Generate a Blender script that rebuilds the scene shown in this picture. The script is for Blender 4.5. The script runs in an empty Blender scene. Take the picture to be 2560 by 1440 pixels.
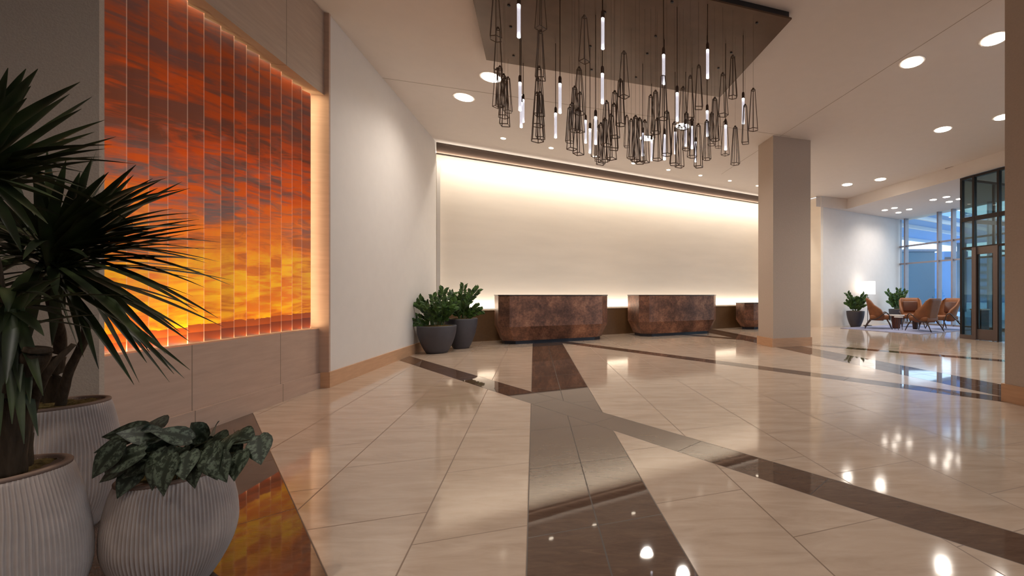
import bpy, bmesh, math, random
from mathutils import Vector, Matrix, noise
C = bpy.context.scene
COL = C.collection
PI = math.pi
# ---------------------------------------------------------------- camera
F, CX, CY, H = 1045.0, 1694.0, 737.0, 1.08
cam = bpy.data.cameras.new('camera'); cam.sensor_fit = 'HORIZONTAL'; cam.sensor_width = 36
cam.lens = 36*F/2560; cam.shift_x = (1280-CX)/2560; cam.shift_y = (CY-720)/2560
cam.clip_start = .05; cam.clip_end = 500
co = bpy.data.objects.new('camera', cam); COL.objects.link(co)
co.location = (0, 0, H); co.rotation_euler = (PI/2, 0, 0); C.camera = co
# ---------------------------------------------------------------- world, exposure, key lights
C.view_settings.view_transform = 'Standard'; C.view_settings.look = 'None'
C.view_settings.exposure = 0.35; C.view_settings.gamma = 1; C.view_settings.use_curve_mapping = False
C.cycles.use_denoising = True
C.cycles.max_bounces = 10; C.cycles.diffuse_bounces = 6; C.cycles.glossy_bounces = 5; C.cycles.transparent_max_bounces = 12
C.cycles.sample_clamp_indirect = 6; C.cycles.caustics_reflective = False; C.cycles.caustics_refractive = False
W = bpy.data.worlds.new('world'); C.world = W; W.use_nodes = True
bgn = W.node_tree.nodes['Background']; bgn.inputs[0].default_value = (.66, .81, 1, 1); bgn.inputs[1].default_value = 2.6

CEIL = H+3.28          # main ceiling
LCEIL = H+2.93         # lounge ceiling
U = Vector((.848, .530)); V = Vector((-.530, .848))      # desk wall: along it, behind it
A = Vector((-.325, .946)); B = Vector((.946, .325))       # floor lattice, vestibule, column
WD = Vector((-.236, .972)); WN = Vector((.972, .236))     # art wall: along it, out of it
G0 = Vector((-3.62, 2.64))

def light_area(name, loc, sx, sy, power, color, rot, spread=PI):
    l = bpy.data.lights.new(name, 'AREA'); l.shape = 'RECTANGLE'; l.size = sx; l.size_y = sy
    l.energy = power; l.color = color; l.spread = spread
    o = bpy.data.objects.new(name, l); COL.objects.link(o); o.location = loc; o.rotation_euler = rot
    return o
angU = math.atan2(U.y, U.x)
def lpt(t, d, z): q = Vector((-5.18, 8.97))+U*t+V*d; return (q.x, q.y, z)
WARM = (1, .90, .76)
light_area('cove_light', lpt(5.5, .24, 4.30), 11.2, .05, 95, WARM, (math.radians(18), 0, angU))
light_area('cove_light', lpt(5.5, -.025, 4.128), 11.2, .02, 24, WARM, (math.radians(180-45), 0, angU))
light_area('counter_light', lpt(5.5, .62, .735), 11.2, .04, 55, WARM, (PI, 0, angU))

# ---------------------------------------------------------------- materials
def srgb(r, g, b):
    f = lambda c: (c/255/12.92) if c/255 <= .04045 else ((c/255+.055)/1.055)**2.4
    return (f(r), f(g), f(b), 1)
class NT:
    def __init__(s, name):
        s.m = bpy.data.materials.new(name); s.m.use_nodes = True; s.t = s.m.node_tree; s.n = s.t.nodes
        s.b = s.n['Principled BSDF']
    def add(s, ty, **k):
        n = s.n.new(ty)
        for a, v in k.items(): setattr(n, a, v)
        return n
    def link(s, a, b): s.t.links.new(a, b)
    def put(s, sock, v):
        if hasattr(v, 'is_output') or isinstance(v, bpy.types.NodeSocket): s.link(v, sock)
        else: sock.default_value = v
    def math(s, op, a, b=None, c=None):
        n = s.add('ShaderNodeMath', operation=op)
        s.put(n.inputs[0], a)
        if b is not None: s.put(n.inputs[1], b)
        if c is not None: s.put(n.inputs[2], c)
        return n.outputs[0]
    def noise(s, vec, scale, detail=3, rough=.5, dist=0):
        n = s.add('ShaderNodeTexNoise'); n.inputs['Scale'].default_value = scale; n.inputs['Detail'].default_value = detail
        n.inputs['Roughness'].default_value = rough; n.inputs['Distortion'].default_value = dist
        if vec is not None: s.link(vec, n.inputs['Vector'])
        return n.outputs['Fac']
    def mix(s, f, a, b):
        n = s.add('ShaderNodeMix', data_type='RGBA'); s.put(n.inputs[0], f); s.put(n.inputs[6], a); s.put(n.inputs[7], b)
        return n.outputs[2]
    def ramp(s, f, stops):
        n = s.add('ShaderNodeValToRGB'); cr = n.color_ramp
        while len(cr.elements) > 1: cr.elements.remove(cr.elements[-1])
        cr.elements[0].position = stops[0][0]; cr.elements[0].color = stops[0][1]
        for p, c in stops[1:]: e = cr.elements.new(p); e.color = c
        s.link(f, n.inputs[0]); return n.outputs[0]
    def mapping(s, vec, scale=(1, 1, 1), rot=(0, 0, 0), loc=(0, 0, 0)):
        n = s.add('ShaderNodeMapping'); n.inputs['Scale'].default_value = scale; n.inputs['Rotation'].default_value = rot; n.inputs['Location'].default_value = loc
        s.link(vec, n.inputs['Vector']); return n.outputs[0]
    def bump(s, h, strength, dist=.01):
        n = s.add('ShaderNodeBump'); n.inputs['Strength'].default_value = strength; n.inputs['Distance'].default_value = dist
        s.link(h, n.inputs['Height']); s.link(n.outputs[0], s.b.inputs['Normal'])
    def set(s, **k):
        for a, v in k.items(): s.put(s.b.inputs[a.replace('_', ' ')], v)
        return s.m
def plain(name, col, rough=.5, metal=0, var=.06, scale=6, bump=0, stretch=(1, 1, 1), spec=.5):
    t = NT(name); tc = t.add('ShaderNodeTexCoord'); v = t.mapping(tc.outputs['Object'], stretch)
    nf = t.noise(v, scale, 4)
    c2 = tuple(x*(1-var) for x in col[:3])+(1,); c3 = tuple(min(1, x*(1+var)) for x in col[:3])+(1,)
    t.set(Base_Color=t.ramp(nf, [(.3, c2), (.7, c3)]), Roughness=rough, Metallic=metal)
    t.b.inputs['Specular IOR Level'].default_value = spec
    if bump: t.bump(nf, bump)
    return t.m
def emit(name, col, strength):
    t = NT(name); t.set(Base_Color=col, Emission_Color=col, Emission_Strength=strength); return t.m

M = {}
M['ceiling'] = plain('ceiling_paint', srgb(222, 214, 208), .9, var=.012, spec=.2)
M['white'] = plain('white_wall_paint', srgb(214, 208, 202), .8, var=.015, spec=.25)
M['lounge'] = plain('lounge_wall_paint', srgb(226, 220, 216), .8, var=.015, spec=.25)
M['glowwall'] = plain('plaster_wall', srgb(240, 229, 215), .85, var=.03, scale=.8, stretch=(1, 1, 5), spec=.2)
M['pier'] = plain('textured_grey_wall', srgb(176, 160, 145), .9, var=.05, scale=90, bump=.3, spec=.2)
M['column'] = plain('column_plaster', srgb(184, 168, 154), .85, var=.03, scale=50, bump=.15, spec=.2)
M['base'] = plain('oak_baseboard', srgb(192, 150, 116), .5, var=.07, scale=5, stretch=(1, 1, 8))
M['fascia'] = plain('dark_bronze_fascia', srgb(86, 70, 60), .55, metal=.1, var=.05)
M['counter'] = plain('brown_counter_laminate', srgb(104, 76, 48), .45, var=.08, scale=20)
M['black'] = plain('black_metal', srgb(30, 30, 36), .35, var=.1)
M['toe'] = plain('navy_black_toe_kick', srgb(28, 34, 48), .35, var=.1)
M['bronze'] = plain('pendant_bronze', srgb(70, 52, 40), .4, metal=.4, var=.1)
M['wire'] = plain('cage_wire', srgb(98, 80, 66), .45, metal=.3, var=.1)
M['frame'] = plain('dark_aluminium_frame', srgb(42, 34, 32), .35, metal=.4, var=.05)
M['doorframe'] = plain('brushed_bronze_frame', srgb(108, 96, 92), .35, metal=.5, var=.05)
M['mull'] = plain('window_mullion_metal', srgb(140, 134, 140), .4, metal=.2, var=.05)
M['darkpot'] = plain('charcoal_ceramic', srgb(66, 64, 70), .55, var=.06, scale=12)
M['ribpot'] = plain('ribbed_grey_ceramic', srgb(178, 162, 152), .8, var=.08, scale=14, spec=.25)
M['rim'] = plain('raw_clay_rim', srgb(122, 98, 84), .85, var=.08, scale=20)
M['moss'] = plain('dried_moss', srgb(86, 72, 42), .95, var=.6, scale=70, bump=.8, spec=.1)
M['trunk'] = plain('dracaena_bark', srgb(60, 48, 36), .85, var=.3, scale=16, bump=.6, stretch=(5, 5, .7), spec=.15)
M['leather'] = plain('tan_leather', srgb(132, 80, 44), .6, var=.12, scale=8)
M['leather_dark'] = plain('brown_leather_cushion', srgb(96, 62, 50), .3, var=.1, scale=8)
M['walnut'] = plain('walnut_wood', srgb(62, 40, 30), .4, var=.2, scale=8, stretch=(1, 1, 6))
M['copperwood'] = plain('reddish_wood_base', srgb(110, 62, 40), .4, var=.25, scale=8)
M['marble'] = plain('white_table_top', srgb(226, 218, 210), .2, var=.04)
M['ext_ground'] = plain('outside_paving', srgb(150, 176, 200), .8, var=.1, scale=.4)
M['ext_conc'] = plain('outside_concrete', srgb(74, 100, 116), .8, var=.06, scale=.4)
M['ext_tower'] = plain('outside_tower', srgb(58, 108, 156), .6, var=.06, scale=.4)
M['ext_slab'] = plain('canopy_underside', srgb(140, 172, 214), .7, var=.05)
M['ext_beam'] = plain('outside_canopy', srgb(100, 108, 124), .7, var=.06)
M['lens'] = emit('downlight_lens', (1, .9, .78, 1), 16)
M['lens_small'] = emit('small_downlight_lens', (1, .86, .68, 1), 5)
M['led'] = emit('led_strip', (1, .72, .38, 1), 5)
M['shade'] = emit('linen_lamp_shade', (1, .93, .84, 1), 1.3)
M['joint'] = plain('ceiling_joint', srgb(170, 156, 144), .9)
M['silver'] = plain('white_trim_ring', srgb(235, 228, 220), .5, var=.01)

def mat_wood(name, c, joints):
    t = NT(name); g = t.add('ShaderNodeNewGeometry'); sp = t.add('ShaderNodeSeparateXYZ'); t.link(g.outputs['Position'], sp.inputs[0])
    v = t.mapping(g.outputs['Position'], (1, 1, 9)); nf = t.noise(v, 3, 5, .6)
    sd = t.math('ADD', t.math('MULTIPLY', t.math('SUBTRACT', sp.outputs[0], G0.x), WD.x), t.math('MULTIPLY', t.math('SUBTRACT', sp.outputs[1], G0.y), WD.y))
    col = t.ramp(nf, [(.25, tuple(x*.9 for x in c[:3])+(1,)), (.75, tuple(x*1.07 for x in c[:3])+(1,))])
    for j in joints:
        k = t.math('LESS_THAN', t.math('ABSOLUTE', t.math('SUBTRACT', sd, j)), .004)
        col = t.mix(k, col, tuple(x*.45 for x in c[:3])+(1,))
    t.set(Base_Color=col, Roughness=.6); t.b.inputs['Specular IOR Level'].default_value = .3
    return t.m
M['wood'] = mat_wood('panel_wood', srgb(182, 154, 136), [.62, 1.62])
M['woodtop'] = mat_wood('header_wood', srgb(178, 156, 138), [1.62])

def mat_floor():
    t = NT('polished_stone_floor'); g = t.add('ShaderNodeNewGeometry'); sp = t.add('ShaderNodeSeparateXYZ'); t.link(g.outputs['Position'], sp.inputs[0])
    X, Y = sp.outputs[0], sp.outputs[1]
    lin = lambda a, b, c=0: t.math('ADD', t.math('ADD', t.math('MULTIPLY', X, a), t.math('MULTIPLY', Y, b)), c)
    p = lin(1, .3435); q = lin(-.325, .946); r = lin(.873, 1); tt = lin(.753, -.658)
    rng = lambda v, a, b: t.math('MULTIPLY', t.math('GREATER_THAN', v, a), t.math('LESS_THAN', v, b))
    line = lambda v, a, w=.0035: t.math('LESS_THAN', t.math('ABSOLUTE', t.math('SUBTRACT', v, a)), w)
    mx = lambda *a: a[0] if len(a) == 1 else t.math('MAXIMUM', a[0], mx(*a[1:]))
    inv = lambda a: t.math('SUBTRACT', 1, a)
    mainb = rng(p, -.03, .63); farb = rng(p, 4.97, 5.63)
    diag = mx(rng(r, 2.88, 3.24), rng(r, 7.08, 7.44), rng(r, 11.32, 11.68), rng(r, -30, .43))
    dark = mx(mainb, farb, diag)
    # light tile grid
    right = t.math('GREATER_THAN', p, .3)
    pg = t.math('DIVIDE', t.math('ADD', p, t.math('ADD', .53, t.math('MULTIPLY', right, -1.685))), .655)
    pf = t.math('FLOOR', pg); fr = t.math('SUBTRACT', pg, pf)
    gp = mx(t.math('LESS_THAN', fr, .0055), t.math('GREATER_THAN', fr, .9945))
    par = t.math('MODULO', t.math('ADD', t.math('ADD', pf, 100), right), 2)          # 0 / 1
    qg = t.math('DIVIDE', t.math('SUBTRACT', q, t.math('ADD', .53, t.math('MULTIPLY', par, .29))), .775)
    qf = t.math('FLOOR', qg); qr = t.math('SUBTRACT', qg, qf)
    gq = mx(t.math('LESS_THAN', qr, .0038), t.math('GREATER_THAN', qr, .9962))
    grid = mx(gp, gq)
    edges = mx(line(p, -.03), line(p, .63), line(p, 4.97), line(p, 5.63))
    dedges = mx(line(r, 2.88), line(r, 3.24), line(r, 7.08), line(r, 7.44), line(r, .43))
    qb = t.math('DIVIDE', t.math('SUBTRACT', q, 1.97-.775), .775); qbr = t.math('FRACT', qb)
    bandg = mx(line(p, .30), line(p, 5.30), t.math('LESS_THAN', qbr, .0075))
    bandg = t.math('MULTIPLY', bandg, t.math('MULTIPLY', mx(mainb, farb), inv(diag)))
    tg = t.math('FRACT', t.math('DIVIDE', tt, .95)); dg = t.math('MULTIPLY', t.math('LESS_THAN', tg, .006), diag)
    lightg = t.math('MULTIPLY', grid, inv(dark))
    grout = mx(lightg, bandg, dg, t.math('MULTIPLY', edges, inv(diag)), dedges)
    # colours
    cell = t.add('ShaderNodeCombineXYZ'); t.link(pf, cell.inputs[0]); t.link(qf, cell.inputs[1])
    wn = t.add('ShaderNodeTexWhiteNoise', noise_dimensions='2D'); t.link(cell.outputs[0], wn.inputs['Vector'])
    mp = t.mapping(g.outputs['Position'], (1, 4.5, 1), (0, 0, -.331))
    vein = t.noise(mp, 2.2, 5, .62, .6)
    lt = t.ramp(vein, [(.25, srgb(172, 150, 131)), (.5, srgb(190, 169, 150)), (.75, srgb(202, 183, 165))])
    lt = t.mix(t.math('MULTIPLY', wn.outputs['Value'], .3), lt, srgb(174, 152, 133))
    vein2 = t.noise(mp, 5, 6, .7, 1.2)
    dk = t.ramp(vein2, [(.3, srgb(78, 58, 48)), (.6, srgb(96, 75, 62)), (.72, srgb(106, 84, 70)), (.76, srgb(130, 104, 84)), (.8, srgb(98, 76, 63))])
    col = t.mix(dark, lt, dk)
    gcol = t.mix(dark, srgb(122, 98, 78), srgb(50, 38, 32))
    col = t.mix(grout, col, gcol)
    rough = t.math('ADD', t.math('SUBTRACT', .085, t.math('MULTIPLY', dark, .055)), t.math('MULTIPLY', grout, .4))
    t.set(Base_Color=col, Roughness=rough, IOR=1.6)
    hb = t.noise(g.outputs['Position'], 7, 2, .5)
    n = t.add('ShaderNodeBump'); n.inputs['Distance'].default_value = .004
    t.link(t.math('SUBTRACT', .07, t.math('MULTIPLY', dark, .055)), n.inputs['Strength'])
    t.link(hb, n.inputs['Height']); t.link(n.outputs[0], t.b.inputs['Normal'])
    return t.m
M['floor'] = mat_floor()

def mat_copper():
    t = NT('patinated_copper'); tc = t.add('ShaderNodeTexCoord'); o = tc.outputs['Object']
    n1 = t.noise(o, 2.0, 9, .72, .15); n2 = t.noise(o, 26, 4, .6)
    f = t.math('ADD', t.math('MULTIPLY', n1, .75), t.math('MULTIPLY', n2, .25))
    col = t.ramp(f, [(.36, srgb(80, 60, 55)), (.47, srgb(114, 84, 72)), (.55, srgb(148, 106, 86)), (.66, srgb(188, 142, 116))])
    t.set(Base_Color=col, Metallic=.55, Roughness=t.math('ADD', .3, t.math('MULTIPLY', n2, .2)))
    return t.m
M['copper'] = mat_copper()

def mat_sunset():
    t = NT('sunset_print'); g = t.add('ShaderNodeNewGeometry'); oi = t.add('ShaderNodeObjectInfo')
    sp = t.add('ShaderNodeSeparateXYZ'); t.link(g.outputs['Position'], sp.inputs[0])
    sd = t.math('ADD', t.math('MULTIPLY', t.math('SUBTRACT', sp.outputs[0], G0.x), WD.x), t.math('MULTIPLY', t.math('SUBTRACT', sp.outputs[1], G0.y), WD.y))
    rnd = t.math('MULTIPLY', t.math('SUBTRACT', oi.outputs['Random'], .5), .10)
    z = t.math('ADD', sp.outputs[2], rnd)
    z = t.math('ADD', z, t.math('MULTIPLY', sd, -.05))
    cv = t.add('ShaderNodeCombineXYZ'); t.link(t.math('ADD', t.math('MULTIPLY', sd, 1.0), t.math('MULTIPLY', rnd, 3)), cv.inputs[0]); t.link(t.math('MULTIPLY', z, 4.2), cv.inputs[1])
    n1 = t.noise(cv.outputs[0], .8, 6, .62, .8); n2 = t.noise(cv.outputs[0], 2.3, 6, .62, 1.0)
    zz = t.math('DIVIDE', t.math('SUBTRACT', z, .64), 2.76)
    zw = t.math('ADD', zz, t.math('MULTIPLY', t.math('SUBTRACT', n1, .5), .42))
    lit = t.ramp(zw, [(.0, srgb(226, 100, 2)), (.08, srgb(255, 182, 8)), (.2, srgb(255, 186, 14)), (.3, srgb(248, 132, 4)), (.42, srgb(222, 92, 2)), (.56, srgb(196, 70, 4)), (.76, srgb(144, 56, 16)), (1, srgb(122, 62, 36))])
    shade = t.ramp(zw, [(.0, srgb(180, 78, 4)), (.16, srgb(236, 128, 8)), (.32, srgb(190, 96, 28)), (.44, srgb(122, 96, 86)), (.62, srgb(112, 56, 32)), (1, srgb(84, 58, 54))])
    cl = t.ramp(t.math('ADD', t.math('MULTIPLY', n2, .6), t.math('MULTIPLY', n1, .4)), [(.44, (0, 0, 0, 1)), (.56, (1, 1, 1, 1))])
    col = t.mix(cl, lit, shade)
    gen = t.add('ShaderNodeTexCoord'); sg = t.add('ShaderNodeSeparateXYZ'); t.link(gen.outputs['Generated'], sg.inputs[0])
    edge = t.math('GREATER_THAN', sg.outputs[1], .972)  # thin highlight at the slat joins, painted as a paler far edge
    zl = t.math('SUBTRACT', t.math('ADD', sp.outputs[2], t.math('MULTIPLY', rnd, .12)), t.math('MULTIPLY', sd, .03))
    land = t.math('LESS_THAN', t.math('ADD', zl, t.math('MULTIPLY', t.noise(cv.outputs[0], 9, 3), -.05)), .79)
    deck = t.math('LESS_THAN', zl, .755)
    lc = t.mix(deck, srgb(150, 66, 10), srgb(104, 42, 8))
    col = t.mix(land, col, lc)
    tn = t.math('ADD', .72, t.math('MULTIPLY', t.math('FRACT', t.math('MULTIPLY', oi.outputs['Random'], 7.3)), .36)); hs = t.add('ShaderNodeHueSaturation'); t.link(tn, hs.inputs['Value']); t.link(col, hs.inputs['Color']); col = t.mix(t.math('MULTIPLY', edge, .22), hs.outputs[0], srgb(236, 196, 168))
    t.set(Base_Color=col, Roughness=.3, Emission_Color=col, Emission_Strength=.32)
    t.b.inputs['Coat Weight'].default_value = .12; t.b.inputs['Specular IOR Level'].default_value = .3; t.b.inputs['Coat Roughness'].default_value = .06
    return t.m
M['sunset'] = mat_sunset()

def mat_leaf(name, c1, c2, scale=12, rough=.45):
    t = NT(name); tc = t.add('ShaderNodeTexCoord'); nf = t.noise(tc.outputs['Object'], scale, 3)
    t.set(Base_Color=t.ramp(nf, [(.35, c1), (.65, c2)]), Roughness=rough); t.b.inputs['Specular IOR Level'].default_value = .3
    return t.m
M['dleaf'] = mat_leaf('dracaena_leaf', srgb(28, 34, 19), srgb(54, 63, 33), 8)
M['zleaf'] = mat_leaf('zz_plant_leaf', srgb(30, 50, 24), srgb(74, 104, 46), 14, .4)
M['zstem'] = plain('zz_plant_stem', srgb(60, 84, 42), .5, var=.1)
M['sstem'] = plain('satin_plant_stem', srgb(72, 74, 52), .6, var=.1)
def mat_satin():
    t = NT('satin_silver_leaf'); tc = t.add('ShaderNodeTexCoord')
    uv = t.add('ShaderNodeUVMap'); sp = t.add('ShaderNodeSeparateXYZ'); t.link(uv.outputs[0], sp.inputs[0])
    mid = t.math('ABSOLUTE', t.math('SUBTRACT', sp.outputs[0], .5))
    nf = t.noise(tc.outputs['Object'], 70, 3, .7)
    m = t.math('MULTIPLY', t.ramp(nf, [(.45, (0, 0, 0, 1)), (.56, (1, 1, 1, 1))]), t.ramp(mid, [(.06, (0, 0, 0, 1)), (.16, (1, 1, 1, 1)), (.40, (1, 1, 1, 1)), (.48, (.2, .2, .2, 1))]))
    t.set(Base_Color=t.mix(m, srgb(38, 45, 31), srgb(92, 102, 84)), Roughness=.5)
    return t.m
M['satin'] = mat_satin()
def mat_glass(name, tint, refl=.1):
    t = NT(name); n = t.n; out = n['Material Output']
    tr = t.add('ShaderNodeBsdfTransparent'); tr.inputs[0].default_value = tint
    gl = t.add('ShaderNodeBsdfGlossy'); gl.inputs['Roughness'].default_value = .02; gl.inputs[0].default_value = (.9, .95, 1, 1)
    lw = t.add('ShaderNodeLayerWeight'); lw.inputs[0].default_value = .5
    fz = t.math('ADD', .05, t.math('MULTIPLY', t.math('POWER', lw.outputs['Facing'], 5), .8))
    mx = t.add('ShaderNodeMixShader'); t.link(fz, mx.inputs[0]); t.link(tr.outputs[0], mx.inputs[1]); t.link(gl.outputs[0], mx.inputs[2])
    t.link(mx.outputs[0], out.inputs[0]); return t.m
M['glass'] = mat_glass('clear_glass', (.86, .93, .95, 1))
M['glass_dark'] = mat_glass('tinted_glass', (.62, .68, .66, 1))
def mat_tube():
    t = NT('lit_bubble_glass'); g = t.add('ShaderNodeTexCoord'); nf = t.noise(g.outputs['Object'], 90, 2)
    sp = t.add('ShaderNodeSeparateXYZ'); t.link(g.outputs['Generated'], sp.inputs[0])
    ends = t.math('MULTIPLY', t.math('ABSOLUTE', t.math('SUBTRACT', sp.outputs[2], .5)), 2)
    st = t.math('ADD', t.math('ADD', .22, t.math('MULTIPLY', nf, .5)), t.math('MULTIPLY', t.math('POWER', ends, 9), 4))
    t.set(Base_Color=(.8, .8, .85, 1), Emission_Color=(.93, .9, 1, 1), Emission_Strength=st, Roughness=.1)
    return t.m
M['tube'] = mat_tube()
M['plate'] = plain('smoked_bronze_plate', srgb(96, 74, 58), .32, metal=.35, var=.12, scale=5)

# ---------------------------------------------------------------- mesh helpers
def obj(name, bm, m, parent=None, smooth=False, loc=None):
    me = bpy.data.meshes.new(name)
    bmesh.ops.recalc_face_normals(bm, faces=bm.faces)
    if smooth:
        for f in bm.faces: f.smooth = True
    bm.to_mesh(me); bm.free(); me.materials.append(m)
    o = bpy.data.objects.new(name, me); COL.objects.link(o)
    if parent: o.parent = parent
    if loc: o.location = loc
    return o
def tag(o, label, cat, group=None, kind=None):
    if label: o['label'] = label
    if cat: o['category'] = cat
    if group: o['group'] = group
    if kind: o['kind'] = kind
    return o
def thing(name, label, cat, loc=(0, 0, 0), rz=0, group=None):
    o = bpy.data.objects.new(name, None); COL.objects.link(o); o.location = loc; o.rotation_euler = (0, 0, rz)
    o.empty_display_size = .1
    return tag(o, label, cat, group)
def dup(root, loc, rz, label):
    r = root.copy(); COL.objects.link(r); r.location = loc; r.rotation_euler = (0, 0, rz); r['label'] = label
    for ch in list(root.children):
        c = ch.copy(); COL.objects.link(c); c.parent = r
        for gch in list(ch.children):
            d = gch.copy(); COL.objects.link(d); d.parent = c
    return r
def add_prism(bm, pts, z0, z1):
    lo = [bm.verts.new((p[0], p[1], z0)) for p in pts]; hi = [bm.verts.new((p[0], p[1], z1)) for p in pts]
    n = len(pts); bm.faces.new(lo[::-1]); bm.faces.new(hi)
    for i in range(n): bm.faces.new((lo[i], lo[(i+1) % n], hi[(i+1) % n], hi[i]))
    return bm
def prism(pts, z0, z1): return add_prism(bmesh.new(), pts, z0, z1)
def add_loft(bm, rings, cap=True):
    R = [[bm.verts.new(p) for p in r] for r in rings]; n = len(R[0])
    for a, b in zip(R, R[1:]):
        for i in range(n): bm.faces.new((a[i], a[(i+1) % n], b[(i+1) % n], b[i]))
    if cap: bm.faces.new(R[0][::-1]); bm.faces.new(R[-1])
    return bm
def add_box(bm, c, s, rz=0, rx=0, ry=0):
    mt = Matrix.Translation(c) @ Matrix.Rotation(rz, 4, 'Z') @ Matrix.Rotation(ry, 4, 'Y') @ Matrix.Rotation(rx, 4, 'X') @ Matrix.Diagonal((s[0], s[1], s[2], 1))
    bmesh.ops.create_cube(bm, size=1, matrix=mt); return bm
def add_rbox(bm, c, s, bev=.02, seg=3, rx=0, ry=0, rz=0):
    b2 = bmesh.new(); bmesh.ops.create_cube(b2, size=1, matrix=Matrix.Diagonal((s[0], s[1], s[2], 1)))
    bmesh.ops.bevel(b2, geom=b2.edges[:], offset=bev, segments=seg, affect='EDGES', profile=.5)
    b2.transform(Matrix.Translation(c) @ Matrix.Rotation(rz, 4, 'Z') @ Matrix.Rotation(ry, 4, 'Y') @ Matrix.Rotation(rx, 4, 'X'))
    me = bpy.data.meshes.new('tmp'); b2.to_mesh(me); b2.free(); bm.from_mesh(me); bpy.data.meshes.remove(me); return bm
def add_tube(bm, pts, rad, n=8, closed=False):
    pts = [Vector(p) for p in pts]; k = len(pts); rings = []
    rads = rad if isinstance(rad, (list, tuple)) else [rad]*k
    for i, p in enumerate(pts):
        if closed: d = (pts[(i+1) % k]-pts[i-1])
        else: d = pts[min(i+1, k-1)]-pts[max(i-1, 0)]
        d.normalize(); up = Vector((0, 0, 1)) if abs(d.z) < .95 else Vector((1, 0, 0))
        s = d.cross(up).normalized(); t2 = s.cross(d)
        rings.append([p+(s*math.cos(2*PI*j/n)+t2*math.sin(2*PI*j/n))*rads[i] for j in range(n)])
    if closed:
        R = [[bm.verts.new(q) for q in r] for r in rings]
        for a in range(k):
            x, y = R[a], R[(a+1) % k]
            for i in range(n): bm.faces.new((x[i], x[(i+1) % n], y[(i+1) % n], y[i]))
    else: add_loft(bm, rings)
    return bm
def add_lathe(bm, prof, n=48, fn=None, c=(0, 0)):
    rings = []
    for r, z in prof:
        ring = []
        for i in range(n):
            th = 2*PI*i/n; rr = fn(r, z, th) if fn else r
            ring.append((c[0]+rr*math.cos(th), c[1]+rr*math.sin(th), z))
        rings.append(ring)
    return add_loft(bm, rings)
def spline(pts, n):
    out = []
    P = [pts[0]]+list(pts)+[pts[-1]]
    for i in range(1, len(P)-2):
        for k in range(n):
            t = k/n; p0, p1, p2, p3 = (Vector(P[j]) for j in (i-1, i, i+1, i+2))
            out.append(.5*((2*p1)+(-p0+p2)*t+(2*p0-5*p1+4*p2-p3)*t*t+(-p0+3*p1-3*p2+p3)*t**3))
    out.append(Vector(P[-2])); return out
def at(px, py, Y): return Vector(((px-CX)*Y/F, Y, H+(CY-py)*Y/F))
def L(s, d): return G0+WD*s+WN*d
def struct(name, bm, m): return tag(obj(name, bm, m), None, None, kind='structure')

# ---------------------------------------------------------------- shell
struct('floor', prism([(-9, -7), (14, -7), (14, 24), (-9, 24)], -.2, 0), M['floor'])
SB = Vector((5.79, 14.28)); SD = Vector((.3435, -1))
S_end = SB+SD*20.5
main = [(-9, -7), (S_end.x, S_end.y), (SB.x, SB.y), (4.77, 13.88), (4.77-.53*2.2, 13.88+.848*2.2), (-9, 11.0)]
struct('ceiling', prism(main, CEIL, CEIL+.2), M['ceiling'])
Wp = Vector((8.70, 16.35)); WW = Vector((.325, -.946)); WE = Wp+WW*24
lo = [(SB.x, SB.y), (S_end.x, S_end.y), (WE.x+.2, WE.y), (Wp.x+.35, Wp.y+.15), (4.6, 13.88)]
lounge_ceiling = struct('ceiling_lounge', prism(lo, LCEIL, CEIL+.2), M['ceiling'])
# left block: grey pier front, art wall core, panels
struct('wall_front_left', prism([L(-.03, 0), L(-.03, -5), L(0, -5), L(0, 0)], 0, CEIL), M['pier'])
s1 = 2.264
struct('wall_art_core', prism([L(0, -.17), L(0, -1), L(s1, -1), L(s1, -.17)], 0, CEIL), M['woodtop'])
struct('wall_panel_lower', prism([L(0, 0), L(0, -.17), L(s1, -.17), L(s1, 0)], 0, .69), M['wood'])
struct('wall_panel_upper', prism([L(0, .05), L(0, -.17), L(s1, -.17), L(s1, .05)], 3.40, CEIL), M['woodtop'])
struct('trim_1', prism([L(s1, .10), L(s1, -.3), L(s1+.03, -.3), L(s1+.03, .10)], 0, CEIL), M['wood'])
struct('baseboard_art', prism([L(0, .02), L(0, 0), L(s1, 0), L(s1, .02)], 0, .18), M['wood'])
struct('baseboard_trim', prism([L(s1-.012, .115), L(s1-.012, 0), L(s1+.03, 0), L(s1+.03, .115)], 0, .18), M['base'])
wa = L(s1+.03, .09); wb = Vector((-5.18, 8.97)); wl = Vector((-2.2, -.55))
struct('wall_left', prism([wa, wb, wb+Vector((-.6, -.15)), wa+Vector((-.6, -.15))], 0, CEIL), M['white'])
wd2 = (wb-wa).normalized(); wn2 = Vector((wd2.y, -wd2.x))
struct('baseboard_left', prism([wa+wn2*.025, wb+wn2*.025, wb, wa], 0, .18), M['base'])
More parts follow.
